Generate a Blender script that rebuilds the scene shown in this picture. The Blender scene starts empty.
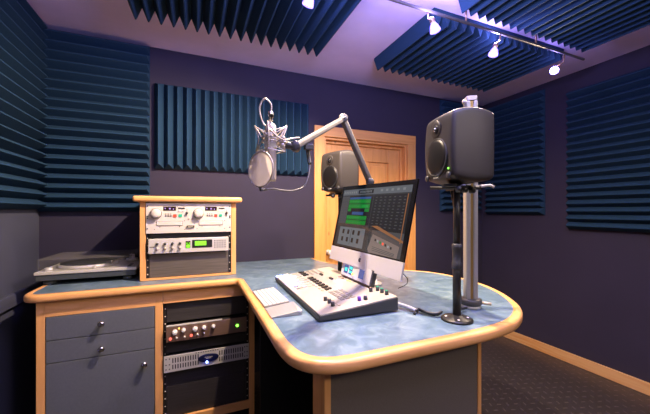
import bpy, bmesh, math, random
from mathutils import Vector, Matrix
random.seed(7)
C = bpy.context.scene.collection
PI = math.pi
R = math.radians

# ------------------------------------------------------------------ camera
cam_d = bpy.data.cameras.new('camera')
cam = bpy.data.objects.new('camera', cam_d); C.objects.link(cam)
cam.location = (0, 0, 1.38)
cam.rotation_euler = (PI/2, 0, -R(22.7))
cam_d.sensor_width = 36; cam_d.lens = 36*311/650
cam_d.shift_y = 3.7/650
cam_d.clip_start = 0.02
bpy.context.scene.camera = cam

# ------------------------------------------------------------------ world, exposure
w = bpy.data.worlds.new('world'); bpy.context.scene.world = w
w.use_nodes = True
w.node_tree.nodes['Background'].inputs[0].default_value = (.5, .5, .6, 1)
w.node_tree.nodes['Background'].inputs[1].default_value = .2
vs = bpy.context.scene.view_settings
vs.view_transform = 'Standard'; vs.look = 'None'; vs.gamma = 1; vs.use_curve_mapping = False
vs.exposure = 0.88

# ------------------------------------------------------------------ track spots and added fill lights
def light(kind, name, loc, power, col, size=.03, target=None, angle=110, blend=.6, sy=None):
    d = bpy.data.lights.new(name, kind); d.energy = power; d.color = col
    if kind == 'AREA':
        d.size = size
        if sy: d.shape = 'RECTANGLE'; d.size_y = sy
    else:
        d.shadow_soft_size = size
    if kind == 'SPOT': d.spot_size = R(angle); d.spot_blend = blend
    o = bpy.data.objects.new(name, d); C.objects.link(o); o.location = loc
    if target is not None:
        o.rotation_euler = (Vector(target)-Vector(loc)).to_track_quat('-Z', 'Y').to_euler()
    return o
WARM = (1, .76, .54); VIOLET = (.40, .32, 1)
# track spots (index, position of the bulb, aim)
SPOTS = [((.51, 1.42, 2.395), (.12, 1.95, .9)), ((1.215, 1.345, 2.385), (1.55, 1.15, 1.0)),
         ((1.765, 1.42, 2.395), (1.30, 1.5, .9)), ((2.39, 1.43, 2.395), (.9, .6, 1.2))]
SPOT_POWER = [120, 54, 36, 24]
for (p, t), pw in zip(SPOTS, SPOT_POWER):
    dr = (Vector(t)-Vector(p)).normalized()
    light('SPOT', 'spot_beam', Vector(p)+dr*.034, pw, WARM, .018, t, 152, .6)
# violet spill that leaves the dichroic reflectors upwards
for (p, t), pw in zip(SPOTS, [4.2, 4.4, 3.4, .8]):
    dr = (Vector(t)-Vector(p)).normalized()
    light('POINT', 'reflector_spill', Vector(p)-dr*.075+Vector((0, 0, -.0)), pw, VIOLET, .02)
# unseen fill lights added behind and above the camera for brightness
light('AREA', 'rear_fill_light', (1.9, -1.5, 2.5), 13, (1, .80, .66), .4, (1.0, 1.2, .6))
light('AREA', 'rear_fill_light', (-.3, -.9, 2.5), 4, (1, .86, .78), .5, (-.4, 2.3, 1.2))
light('AREA', 'violet_ceiling_fill', (.6, .45, 2.22), 34, (.46, .44, 1), .5, (.66, .65, 2.62))  # added violet fill aimed up to brighten the ceiling, no real fixture
light('AREA', 'overhead_fill', (.9, .1, 2.56), 10, (.80, .78, 1), 1.0, (.9, .15, 0))  # added downward fill, gives the foam ridges lit and dark faces

# ------------------------------------------------------------------ materials
def nmat(name):
    m = bpy.data.materials.new(name); m.use_nodes = True
    nt = m.node_tree; b = nt.nodes['Principled BSDF']
    return m, nt, b
def setc(b, col, rough=.5, metal=0, spec=None):
    b.inputs['Base Color'].default_value = (*col, 1)
    b.inputs['Roughness'].default_value = rough
    b.inputs['Metallic'].default_value = metal
    if spec is not None: b.inputs['Specular IOR Level'].default_value = spec
def noise(nt, scale, detail=4, rough=.55, stretch=(1, 1, 1), rot=(0, 0, 0), dist=0):
    tc = nt.nodes.new('ShaderNodeTexCoord'); mp = nt.nodes.new('ShaderNodeMapping')
    mp.inputs['Scale'].default_value = stretch; mp.inputs['Rotation'].default_value = rot
    n = nt.nodes.new('ShaderNodeTexNoise'); n.inputs['Scale'].default_value = scale
    n.inputs['Detail'].default_value = detail; n.inputs['Roughness'].default_value = rough
    n.inputs['Distortion'].default_value = dist
    nt.links.new(tc.outputs['Object'], mp.inputs[0]); nt.links.new(mp.outputs[0], n.inputs['Vector'])
    return n
def ramp(nt, src, stops):
    r = nt.nodes.new('ShaderNodeValToRGB'); e = r.color_ramp.elements
    while len(e) < len(stops): e.new(.5)
    for k, (p, c) in enumerate(stops): e[k].position = p; e[k].color = (*c, 1)
    nt.links.new(src, r.inputs[0]); return r
def bump(nt, b, src, strength=.2, dist=.002):
    bp = nt.nodes.new('ShaderNodeBump'); bp.inputs['Strength'].default_value = strength
    bp.inputs['Distance'].default_value = dist
    nt.links.new(src, bp.inputs['Height']); nt.links.new(bp.outputs[0], b.inputs['Normal'])
def speck(name, col, rough=.5, metal=0, var=.12, scale=300, bs=.1, bd=.0005, spec=None, stretch=(1, 1, 1)):
    m, nt, b = nmat(name); setc(b, col, rough, metal, spec)
    n = noise(nt, scale, 3, stretch=stretch)
    lo = tuple(c*(1-var) for c in col); hi = tuple(min(1, c*(1+var)) for c in col)
    r = ramp(nt, n.outputs[0], [(.3, lo), (.7, hi)])
    nt.links.new(r.outputs[0], b.inputs['Base Color'])
    if bs: bump(nt, b, n.outputs[0], bs, bd)
    return m
def emis(name, col, s):
    m, nt, b = nmat(name); setc(b, (.02, .02, .02), .4)
    b.inputs['Emission Color'].default_value = (*col, 1); b.inputs['Emission Strength'].default_value = s
    return m
def wood(name, base, dark, axis, rough=.32, scale=9, knots=False):
    m, nt, b = nmat(name); setc(b, base, rough)
    st = [9, 9, 9]; st[axis] = .7
    n = noise(nt, scale/3, 6, .6, tuple(st), dist=.6)
    r = ramp(nt, n.outputs[0], [(.28, dark), (.50, base), (.75, tuple(min(1, c*1.12) for c in base))])
    out = r.outputs[0]
    if knots:
        st2 = [7, 7, 7]; st2[axis] = 3.4
        tc = nt.nodes.new('ShaderNodeTexCoord'); mp = nt.nodes.new('ShaderNodeMapping'); mp.inputs['Scale'].default_value = st2
        v = nt.nodes.new('ShaderNodeTexVoronoi'); v.inputs['Scale'].default_value = .9
        nt.links.new(tc.outputs['Object'], mp.inputs[0]); nt.links.new(mp.outputs[0], v.inputs['Vector'])
        kr = ramp(nt, v.outputs['Distance'], [(.03, (1, 1, 1)), (.09, (0, 0, 0))])
        mx = nt.nodes.new('ShaderNodeMix'); mx.data_type = 'RGBA'
        nt.links.new(kr.outputs[0], mx.inputs['Factor']); nt.links.new(out, mx.inputs['A'])
        mx.inputs['B'].default_value = (.28, .10, .03, 1)
        out = mx.outputs['Result']
    nt.links.new(out, b.inputs['Base Color'])
    bump(nt, b, n.outputs[0], .06, .001)
    return m
WB, WD = (.82, .41, .145), (.70, .32, .10)
M = {}
M['wood_x'] = wood('maple_along_x', WB, WD, 0)
M['wood_y'] = wood('maple_along_y', WB, WD, 1)
M['wood_z'] = wood('maple_upright', WB, WD, 2)
PB, PD = (.72, .345, .095), (.60, .25, .05)
M['pine_x'] = wood('pine_along_x', PB, PD, 0, .4, knots=True)
M['pine_z'] = wood('pine_upright', PB, PD, 2, .4, knots=True)
M['pine_y'] = wood('pine_along_y', (.66, .38, .16), PD, 1, .4, knots=True)
def wallmat(name, col):
    m, nt, b = nmat(name); setc(b, col, .85)
    n = noise(nt, 350, 3, .7); n2 = noise(nt, 2.2, 4)
    r = ramp(nt, n2.outputs[0], [(.3, tuple(c*.9 for c in col)), (.7, tuple(c*1.1 for c in col))])
    nt.links.new(r.outputs[0], b.inputs['Base Color']); bump(nt, b, n.outputs[0], .35, .001)
    return m
M['wall'] = wallmat('purple_fabric_wall', (.023, .0185, .041))
M['wall_grey'] = wallmat('grey_blue_fabric_wall', (.046, .050, .080))
M['ceiling'] = wallmat('ceiling_paint', (.66, .58, .82))
M['foam'] = speck('blue_foam', (.016, .046, .088), .9, 0, .12, 420, .5, .001, .15)
M['drawer'] = speck('grey_blue_laminate', (.115, .125, .145), .5, 0, .06, 90, .05)
M['panel'] = speck('grey_laminate', (.145, .122, .104), .55, 0, .10, 220, .1)
M['black'] = speck('black_board', (.012, .012, .013), .5, 0, .1, 60, .0)
M['rackblk'] = speck('black_rack_metal', (.022, .021, .021), .38, .2, .15, 240, .05, stretch=(.05, 1, 1))
M['rackbrown'] = speck('worn_rack_metal', (.14, .12, .10), .42, .3, .2, 200, .05, stretch=(.04, 1, 1))
M['rackpanel'] = speck('black_rack_panel', (.045, .040, .037), .42, .2, .18, 200, .05, stretch=(.04, 1, 1))
M['blackpl'] = speck('black_plastic', (.014, .014, .015), .4)
M['rubber'] = speck('rubber', (.02, .02, .02), .7)
M['dark'] = speck('dark_plastic', (.035, .036, .040), .45)
M['cream'] = speck('cream_paint', (.62, .56, .485), .42, 0, .03)
M['white'] = speck('white_plastic', (.64, .62, .60), .4, 0, .03)
M['silver'] = speck('silver_metal', (.66, .63, .58), .40, .25, .06)
M['alu'] = speck('brushed_aluminium', (.40, .385, .365), .42, .4, .05, 200, .03, stretch=(1, .05, 1))
M['chrome'] = speck('chrome', (.55, .53, .52), .18, 1, .03)
M['kbmetal'] = speck('keyboard_metal', (.26, .245, .22), .45, .3, .05)
M['chin'] = speck('monitor_aluminium', (.62, .61, .62), .36, .3, .03)
M['mixtop'] = speck('console_paint', (.40, .355, .30), .45, 0, .03)
M['champ'] = speck('champagne_metal', (.46, .40, .33), .42, .3, .05)
M['armgrey'] = speck('arm_grey', (.085, .08, .08), .45, .3, .06)
M['spkgrey'] = speck('speaker_grey', (.036, .031, .028), .46, .0, .06, 500, .1, spec=.4)
M['grille'] = speck('speaker_grille', (.010, .009, .009), .38, .25, .35, 900, .3)
M['copper'] = speck('copper_face', (.34, .21, .15), .35, .6, .08, 150, .05, stretch=(.05, 1, 1))
m, nt, b = nmat('pop_fabric'); setc(b, (.50, .44, .40), .9)
tl_ = nt.nodes.new('ShaderNodeBsdfTranslucent'); tl_.inputs[0].default_value = (.56, .50, .46, 1)
ms_ = nt.nodes.new('ShaderNodeMixShader'); ms_.inputs[0].default_value = .5
nt.links.new(b.outputs[0], ms_.inputs[1]); nt.links.new(tl_.outputs[0], ms_.inputs[2]); nt.links.new(ms_.outputs[0], nt.nodes['Material Output'].inputs[0]); M['popmesh'] = m
M['platter'] = speck('rubber_mat', (.012, .015, .015), .9, spec=.1)
M['plinth'] = speck('plinth_silver', (.60, .57, .50), .4, .2, .05)
M['plinthdk'] = speck('plinth_grey', (.05, .06, .065), .5)
M['red'] = emis('red_button', (1, .08, .03), .7)
M['green'] = emis('green_button', (.02, .75, .40), .5)
M['lcdgreen'] = emis('green_display', (.25, 1, .02), .9)
M['ledgreen'] = emis('green_led', (.15, 1, .05), 3)
M['ledblue'] = emis('blue_led', (.12, .16, 1), 22)
M['ledwhite'] = emis('white_led', (.45, .55, 1), 9)
M['ledred'] = emis('red_led', (1, .15, .1), 1)
M['ledamb'] = emis('amber_led', (1, .6, .1), 1.5)
M['display'] = speck('dark_display', (.02, .012, .01), .2)
M['digit'] = emis('display_digits', (.6, .35, .9), .6)
M['bulb'] = emis('halogen_bulb', (.85, .85, 1), 5)
M['bulbwarm'] = emis('halogen_bulb_warm', (1, .82, .5), 30)
m, nt, b = nmat('frosted_spot_glass'); setc(b, (.22, .18, .85), .25); b.inputs['Transmission Weight'].default_value = .6
b.inputs['Emission Color'].default_value = (.35, .25, 1, 1); b.inputs['Emission Strength'].default_value = 1.0; M['shade'] = m
m, nt, b = nmat('lid_top_sheen'); setc(b, (.55, .52, .47), .12); b.inputs['Alpha'].default_value = .15; M['lid'] = m  # clear lid top; pale grey veil stands in for its reflection
m, nt, b = nmat('clear_lid_side'); setc(b, (.3, .3, .3), .06); b.inputs['Alpha'].default_value = .05; M['lidside'] = m
m, nt, b = nmat('gold_slot'); setc(b, (.38, .25, .08), .4, .6); M['gold'] = m
# marbled blue laminate
m, nt, b = nmat('marbled_blue_laminate'); setc(b, (.2, .3, .45), .30)
n = noise(nt, 13, 7, .6, dist=1.0)
r = ramp(nt, n.outputs[0], [(.28, (.070, .120, .170)), (.48, (.110, .172, .232)), (.60, (.165, .235, .295)), (.78, (.26, .33, .38))])
nt.links.new(r.outputs[0], b.inputs['Base Color']); M['marble'] = m
# floor: dark rubber with raised dashes in alternating directions
m, nt, b = nmat('tread_floor'); setc(b, (.05, .04, .042), .38)
def mth(op, a, bb=None, c=None):
    n_ = nt.nodes.new('ShaderNodeMath'); n_.operation = op
    for i, v in enumerate((a, bb, c)):
        if v is None: continue
        if isinstance(v, (int, float)): n_.inputs[i].default_value = v
        else: nt.links.new(v, n_.inputs[i])
    return n_.outputs[0]
tc = nt.nodes.new('ShaderNodeTexCoord'); mp = nt.nodes.new('ShaderNodeMapping'); mp.inputs['Scale'].default_value = (16, 16, 1)
mp.inputs['Rotation'].default_value = (0, 0, R(20))
nt.links.new(tc.outputs['Object'], mp.inputs[0])
sp = nt.nodes.new('ShaderNodeSeparateXYZ'); nt.links.new(mp.outputs[0], sp.inputs[0])
fx = mth('SUBTRACT', mth('FRACT', sp.outputs[0]), .5); fy = mth('SUBTRACT', mth('FRACT', sp.outputs[1]), .5)
par = mth('MODULO', mth('ADD', mth('ADD', mth('FLOOR', sp.outputs[0]), mth('FLOOR', sp.outputs[1])), 1000), 2)
ax, ay = mth('ABSOLUTE', fx), mth('ABSOLUTE', fy)
d1 = mth('MULTIPLY', mth('LESS_THAN', ax, .24), mth('LESS_THAN', ay, .05))
d2 = mth('MULTIPLY', mth('LESS_THAN', ay, .24), mth('LESS_THAN', ax, .05))
msk = mth('ADD', mth('MULTIPLY', d1, par), mth('MULTIPLY', d2, mth('SUBTRACT', 1, par)))
mx = nt.nodes.new('ShaderNodeMix'); mx.data_type = 'RGBA'; nt.links.new(msk, mx.inputs['Factor'])
mx.inputs['A'].default_value = (.034, .028, .030, 1); mx.inputs['B'].default_value = (.115, .095, .088, 1)
nt.links.new(mx.outputs['Result'], b.inputs['Base Color']); bump(nt, b, msk, .6, .002)
M['floor'] = m

# ------------------------------------------------------------------ mesh helpers
class MB:
    def __init__(s): s.bm = bmesh.new(); s.mats = []
    def mi(s, m):
        if m is None: return 0
        if m not in s.mats: s.mats.append(m)
        return s.mats.index(m)
    def _fin(s, faces, m):
        k = s.mi(m)
        for f in faces: f.material_index = k
    def hull(s, verts, faces, m=None):
        vs_ = [s.bm.verts.new(v) for v in verts]
        fs = [s.bm.faces.new([vs_[i] for i in f]) for f in faces]
        s._fin(fs, m); return s
    def box(s, a, b, m=None, T=None):
        x0, y0, z0 = a; x1, y1, z1 = b
        v = [(x0, y0, z0), (x1, y0, z0), (x1, y1, z0), (x0, y1, z0), (x0, y0, z1), (x1, y0, z1), (x1, y1, z1), (x0, y1, z1)]
        if T is not None: v = [T @ Vector(q) for q in v]
        s.hull(v, [(0, 3, 2, 1), (4, 5, 6, 7), (0, 1, 5, 4), (1, 2, 6, 5), (2, 3, 7, 6), (3, 0, 4, 7)], m); return s
    def lathe(s, prof, m=None, T=None, n=24, cap=True):
        rings = []
        for r_, z_ in prof:
            ring = []
            for i in range(n):
                a = 2*PI*i/n; q = Vector((r_*math.cos(a), r_*math.sin(a), z_))
                if T is not None: q = T @ q
                ring.append(s.bm.verts.new(q))
            rings.append(ring)
        fs = []
        for k in range(len(rings)-1):
            for i in range(n):
                fs.append(s.bm.faces.new((rings[k][i], rings[k][(i+1) % n], rings[k+1][(i+1) % n], rings[k+1][i])))
        if cap:
            fs.append(s.bm.faces.new(rings[0][::-1])); fs.append(s.bm.faces.new(rings[-1]))
        for f in fs: f.smooth = True
        s._fin(fs, m); return s
    def tube(s, pts, r, m=None, n=10, closed=False):
        pts = [Vector(p) for p in pts]
        k = len(pts); rings = []; up = None
        for i, p in enumerate(pts):
            if closed: t = pts[(i+1) % k]-pts[i-1]
            else: t = pts[min(i+1, k-1)]-pts[max(i-1, 0)]
            t.normalize()
            if up is None:
                up = Vector((0, 0, 1)) if abs(t.z) < .9 else Vector((1, 0, 0))
            a = t.cross(up)
            if a.length < 1e-5: a = t.cross(Vector((0, 1, 0)))
            a.normalize(); bb = a.cross(t).normalized(); up = bb
            rr = r[i] if isinstance(r, (list, tuple)) else r
            rings.append([s.bm.verts.new(p+a*rr*math.cos(2*PI*j/n)+bb*rr*math.sin(2*PI*j/n)) for j in range(n)])
        fs = []
        for q in range(k if closed else k-1):
            A, B = rings[q], rings[(q+1) % k]
            for j in range(n): fs.append(s.bm.faces.new((A[j], A[(j+1) % n], B[(j+1) % n], B[j])))
        if not closed: fs.append(s.bm.faces.new(rings[0][::-1])); fs.append(s.bm.faces.new(rings[-1]))
        for f in fs: f.smooth = True
        s._fin(fs, m); return s
    def prism(s, poly, z0, z1, m=None):
        a = [s.bm.verts.new((x, y, z0)) for x, y in poly]; b_ = [s.bm.verts.new((x, y, z1)) for x, y in poly]
        fs = [s.bm.faces.new(a[::-1]), s.bm.faces.new(b_)]
        n = len(poly)
        for i in range(n): fs.append(s.bm.faces.new((a[i], a[(i+1) % n], b_[(i+1) % n], b_[i])))
        s._fin(fs, m); return s
    def build(s, name, mat=None, parent=None, bevel=0, seg=2, smooth=False, loc=None, rot=None):
        bmesh.ops.recalc_face_normals(s.bm, faces=s.bm.faces)
        me = bpy.data.meshes.new(name); s.bm.to_mesh(me); s.bm.free()
        if s.mats:
            for k in s.mats: me.materials.append(M[k])
        else: me.materials.append(M[mat])
        if smooth:
            for f in me.polygons: f.use_smooth = True
        o = bpy.data.objects.new(name, me); C.objects.link(o)
        if parent is not None: o.parent = parent
        if loc is not None: o.location = loc
        if rot is not None: o.rotation_euler = rot
        if bevel:
            md = o.modifiers.new('bevel', 'BEVEL'); md.width = bevel; md.segments = seg; md.limit_method = 'ANGLE'; md.angle_limit = R(35)
        return o
def tag(o, label, cat, group=None):
    o['label'] = label; o['category'] = cat
    if group: o['group'] = group
    return o
def thing(name, label, cat, loc=(0, 0, 0), rz=0, group=None, rot=None):
    o = bpy.data.objects.new(name, None); C.objects.link(o); o.location = loc
    o.rotation_euler = rot if rot else (0, 0, rz); o.empty_display_size = .05
    return tag(o, label, cat, group)
def struct(o): o['kind'] = 'structure'; return o
def copy_tree(o, parent=None):
    c = o.copy(); C.objects.link(c)
    if parent is not None: c.parent = parent
    for ch in list(o.children): copy_tree(ch, c)
    return c
def aim(p, dr):   # matrix placing +Z along dr at p
    return Matrix.Translation(Vector(p)) @ Vector(dr).to_track_quat('Z', 'Y').to_matrix().to_4x4()
def box(name, a, b, mat, parent=None, bevel=0.0, seg=2): return MB().box(a, b).build(name, mat, parent, bevel, seg)
def cyl(name, p, dr, r, h, mat, parent=None, n=20, r2=None, bevel=0):
    return MB().lathe([(r, 0), (r if r2 is None else r2, h)], None, aim(p, dr), n).build(name, mat, parent, bevel)
def spline(pts, n=8):
    P = [Vector(p) for p in pts]; P = [P[0]*2-P[1]]+P+[P[-1]*2-P[-2]]; out = []
    for i in range(1, len(P)-2):
        for k in range(n):
            t = k/n; a, b_, c, d = P[i-1:i+3]
            out.append(.5*((2*b_)+(c-a)*t+(2*a-5*b_+4*c-d)*t*t+(3*b_-a-3*c+d)*t**3))
    out.append(P[-2]); return out

# ------------------------------------------------------------------ room
X0, X1, Y0, Y1, H = -.97, 3.14, -2.2, 2.68, 2.62
struct(box('floor', (X0-.1, Y0-.1, -.1), (X1+.1, Y1+.1, 0), 'floor'))
struct(box('ceiling', (X0-.1, Y0-.1, H), (X1+.1, Y1+.1, H+.1), 'ceiling'))
struct(box('wall_left', (X0-.1, Y0-.1, 0), (X0, Y1+.1, H), 'wall_grey'))
struct(box('wall_right', (X1, Y0-.1, 0), (X1+.1, Y1+.1, H), 'wall'))
struct(box('wall_front', (X0, Y0-.1, 0), (X1, Y0, H), 'wall'))
DX0, DX1, DZ = 1.11, 2.05, 2.07       # door opening
struct(MB().box((X0, Y1, 0), (DX0, Y1+.16, H)).box((DX1, Y1, 0), (X1, Y1+.16, H)).box((DX0, Y1, DZ), (DX1, Y1+.16, H)).build('wall_back', 'wall'))
struct(box('baseboard_right', (X1-.018, Y0, 0), (X1, Y1, .092), 'pine_y', bevel=.003))
struct(box('baseboard_back', (2.17, Y1-.018, 0), (X1-.018, Y1, .092), 'pine_x', bevel=.003))
struct(box('trim_1', (X0, .3, .835), (X0+.028, Y1, .910), 'wall_grey', bevel=.006))
# door with casing
door = struct(thing('door_1', '', '', (DX0, Y1, 0)))
del door['label']; del door['category']
W_ = DX1-DX0
box('casing_upright', (-.10, -.022, 0), (0, 0, DZ), 'pine_z', door, .003); box('casing_upright', (W_, -.022, 0), (W_+.10, 0, DZ), 'pine_z', door, .003)
box('casing_head', (-.10, -.024, DZ), (W_+.10, 0, DZ+.095), 'pine_x', door, .003)
MB().box((0, .001, 0), (.02, .158, DZ)).box((W_-.02, .001, 0), (W_, .158, DZ)).box((.02, .001, DZ-.02), (W_-.02, .158, DZ)).build('jamb', 'pine_z', door)
MB().box((.02, .05, .0), (.045, .075, DZ-.02)).box((W_-.045, .05, 0), (W_-.02, .075, DZ-.02)).box((.045, .05, DZ-.045), (W_-.045, .075, DZ-.02)).build('door_stop', 'pine_z', door, .002)
leaf = MB().box((.022, .08, .01), (.17, .12, DZ-.022)).box((W_-.17, .08, .01), (W_-.022, .12, DZ-.022))
leaf.box((.17, .08, .01), (W_-.17, .12, .25)).box((.17, .08, .95), (W_-.17, .12, 1.08)).box((.17, .08, 1.88), (W_-.17, .12, DZ-.022)).box((.42, .08, .25), (.52, .12, .95)).box((.42, .08, 1.08), (.52, .12, 1.88))
leaf.build('door_leaf', 'pine_z', door, .003)
pn = MB()
for xa, xb in ((.17, .42), (.52, W_-.17)):
    for za, zb in ((.25, .95), (1.08, 1.88)):
        pn.box((xa, .10, za), (xb, .112, zb)); pn.box((xa+.04, .092, za+.04), (xb-.04, .10, zb-.04))
pn.build('door_panel', 'pine_z', door, .004)
hd = MB().lathe([(.026, 0), (.026, .008), (.01, .012), (.01, .04), (.026, .05), (.028, .065), (.018, .075)], None, aim((.075, .08, .98), (0, -1, 0)), 18).build('door_handle', 'silver', door)

# ------------------------------------------------------------------ acoustic foam
def foam(name, label, org, ridge, across, normal, L, Wd, n, tip=.074, base=.014, inset=.012, group='wedge foam panels', phase=0):
    o0, r, a, nn = Vector(org), Vector(ridge), Vector(across), Vector(normal)
    mb = MB(); p = Wd/n
    prof = [(0, 0)]
    ft = .0035
    for i in range(n): prof += [(i*p, base), ((i+.5)*p-ft, tip), ((i+.5)*p+ft, tip)]
    prof += [(Wd, base), (Wd, 0)]
    A, B = [], []
    for (u, h) in prof:
        ins = inset*max(0, (h-base))/(tip-base)
        A.append(mb.bm.verts.new(o0+a*u+nn*h+r*ins)); B.append(mb.bm.verts.new(o0+a*u+nn*h+r*(L-ins)))
    k = len(prof)
    for i in range(k): mb.bm.faces.new((A[i], A[(i+1) % k], B[(i+1) % k], B[i]))
    # end faces as fans: base strip plus one triangle per wedge
    for S in (A, B):
        bi = [1+3*i for i in range(n)]+[k-2]
        mb.bm.faces.new([S[0]]+[S[j] for j in bi]+[S[k-1]])
        for i in range(n): mb.bm.faces.new((S[bi[i]], S[bi[i]+1], S[bi[i]+2], S[bi[i+1]]))
    return tag(mb.build(name, 'foam'), label, 'acoustic foam', group)
F_ = 'acoustic_foam_panel'
foam(F_, 'blue foam panel with level ridges on the back wall behind the right speaker', (2.49, Y1-.002, 1.375), (1, 0, 0), (0, 0, 1), (0, -1, 0), .572, 1.225, 19)
foam(F_, 'big blue wedge foam panel on the left wall, ridges running towards the camera', (X0+.002, 1.44, 1.39), (0, 1, 0), (0, 0, 1), (1, 0, 0), 1.158, 1.225, 19, tip=.076)
foam(F_, 'blue foam panel with level ridges on the back wall in the left corner', (X0+.002, Y1-.002, 1.375), (1, 0, 0), (0, 0, 1), (0, -1, 0), .655, 1.235, 19, tip=.076)
foam(F_, 'blue foam panel with upright ridges on the back wall behind the microphone', (-.281, Y1-.002, 1.698), (0, 0, 1), (1, 0, 0), (0, -1, 0), .648, 1.235, 19, tip=.08, inset=.03)
foam(F_, 'blue ceiling foam panel at upper left, above the equipment racks', (-.362, .94, H-.002), (0, 1, 0), (1, 0, 0), (0, 0, -1), 1.22, 1.23, 18, tip=.092, inset=.0)
foam(F_, 'blue ceiling foam panel between the door wall and the track lights', (1.345, 1.49, H-.002), (0, 1, 0), (1, 0, 0), (0, 0, -1), .69, 1.26, 18, tip=.092, inset=.0)
foam(F_, 'blue ceiling foam panel at upper right, on the near side of the track', (1.40, .14, H-.002), (0, 1, 0), (1, 0, 0), (0, 0, -1), 1.22, 1.22, 18, tip=.092, inset=.0)
foam(F_, 'blue foam panel on the right wall, beside the right speaker, farther of two', (X1-.002, 1.96, 1.34), (0, 1, 0), (0, 0, 1), (-1, 0, 0), .635, 1.22, 19)
foam(F_, 'blue foam panel on the right wall at the right edge of the photo', (X1-.002, .52, 1.215), (0, 1, 0), (0, 0, 1), (-1, 0, 0), 1.23, 1.24, 19)

# ------------------------------------------------------------------ worktop
def arc_poly(keys, r_in):
    return keys
outer = [(-.818, 2.662), (-.818, 2.12), (-.812, 2.07), (-.785, 2.03), (-.73, 2.014), (-.6, 2.018), (.225, 2.018), (.240, 2.012), (.247, 2.0),
         (.247, 1.12), (.247, 1.02), (.252, .95), (.266, .89), (.298, .84), (.345, .81), (.40, .797), (.5, .794), (.90, .796), (1.02, .804), (1.12, .820), (1.21, .852),
         (1.30, .905), (1.375, .972), (1.44, 1.055), (1.50, 1.15), (1.545, 1.25), (1.575, 1.36), (1.588, 1.47), (1.580, 1.60), (1.548, 1.715), (1.49, 1.80),
         (1.41, 1.875), (1.30, 1.955), (1.20, 2.05), (1.12, 2.16), (1.07, 2.28), (1.03, 2.40), (1.005, 2.52), (1.0, 2.655)]
# rounded keys are smoothed with a spline on the curved stretch
cur = [Vector((x, y, 0)) for x, y in outer[9:]]
sm = [(v.x, v.y) for v in spline(cur, 3)]
cl = [Vector((x, y, 0)) for x, y in outer[1:6]]
outer = [outer[0]]+[(v.x, v.y) for v in spline(cl, 3)]+[outer[6], outer[7], outer[8]]+sm
def offset(poly, d):
    out = []; n = len(poly)
    for i in range(n):
        p = Vector(poly[i]); a = Vector(poly[max(i-1, 0)]); b_ = Vector(poly[min(i+1, n-1)])
        t = (b_-a).normalized(); nrm = Vector((-t.y, t.x)); out.append((p.x+nrm.x*d, p.y+nrm.y*d))
    return out
inner = offset(outer, .034)
worktop = thing('desk_worktop', 'blue marbled desk top with rounded maple edge, carrying mixer, monitor and turntable', 'desk top', (0, 0, .91))
surf = inner+[(1.0, 2.676), (-.783, 2.676)]
surf[0] = (-.784, 2.66)
MB().prism(surf, 0, .0395).build('surface', 'marble', worktop)
eb = MB(); prof = [(.035, 0), (.010, 0), (.003, .004), (0, .011), (0, .028), (.004, .036), (.012, .040), (.035, .040)]
rings = []
offs = [offset(outer, q[0]) for q in prof]
for i in range(len(outer)):
    rings.append([eb.bm.verts.new((offs[k][i][0], offs[k][i][1], prof[k][1])) for k in range(len(prof))])
np_ = len(prof)
for i in range(len(rings)-1):
    for k in range(np_):
        f = eb.bm.faces.new((rings[i][k], rings[i][(k+1) % np_], rings[i+1][(k+1) % np_], rings[i+1][k])); f.smooth = True
eb.bm.faces.new(rings[0]); eb.bm.faces.new(rings[-1])
eb.build('edge_trim', 'wood_x', worktop)

# ------------------------------------------------------------------ drawer cabinet
TOP = .908; FY = 2.05
cab = thing('drawer_cabinet', 'grey-fronted cabinet with drawers and a door under the turntable', 'cabinet', (-.755, FY, 0))
CW = .755-.2150+.041      # width up to the shared stile
box('stile', (0, 0, 0), (.037, .02, TOP), 'wood_z', cab, .002); box('stile', (.541, 0, 0), (.581, .02, TOP), 'wood_z', cab, .002)
box('top_rail', (.037, 0, .826), (.541, .02, TOP), 'wood_x', cab, .001)
MB().box((0, .021, 0), (.018, .60, TOP)).box((.018, .58, .0), (.56, .60, TOP)).box((.563, .021, 0), (.581, .58, TOP)).box((.018, .03, .06), (.563, .58, .08)).box((.018, .03, .85), (.563, .58, TOP)).build('carcass', 'black', cab)
def knob_on(parent, x, z):
    return MB().lathe([(.006, 0), (.005, .012), (.013, .018), (.0175, .025), (.015, .032), (.006, .035)], None, aim((x, -.002, z), (0, -1, 0)), 16).build('knob', 'chrome', parent)
for z0, z1, kz in ((.7015, .823, .765), (.5835, .6975, .628)):
    dwr = box('drawer', (.040, -.002, z0), (.538, .016, z1), 'drawer', cab, .002)
    knob_on(dwr, .285, kz)
dr_ = box('door', (.040, -.002, .075), (.538, .016, .5795), 'drawer', cab, .002)
knob_on(dr_, .489, .504)
box('plinth_rail', (.037, .0, .0), (.541, .02, .072), 'wood_x', cab)

# ------------------------------------------------------------------ lower rack cabinet
rc = thing('rack_cabinet', 'maple-framed rack cabinet under the desk beside the drawers', 'cabinet', (-.172, FY, 0))
RW = .497
MB().box((RW, -.0, 0), (RW+.034, .02, TOP)).build('stile', 'wood_z', rc, .002)
box('top_rail', (0, 0, .834), (RW, .02, TOP), 'wood_x', rc, .001)
box('bottom_rail', (0, 0, .10), (RW, .02, .147), 'wood_x', rc, .001)
MB().box((RW+.014, .021, 0), (RW+.034, .58, TOP)).box((0, .58, 0), (RW+.034, .60, TOP)).box((0, .021, .10), (RW+.012, .58, .12)).build('carcass', 'black', rc)
def screws(name, pts, r_, mat, parent, h=.003):
    for i, p_ in enumerate(pts):
        if i == 0: f_ = MB().lathe([(r_, 0), (r_*.72, h)], None, aim((0, 0, 0), (0, -1, 0)), 8).build(name, mat, parent, loc=p_)
        else:
            c_ = f_.copy(); C.objects.link(c_); c_.location = p_
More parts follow.
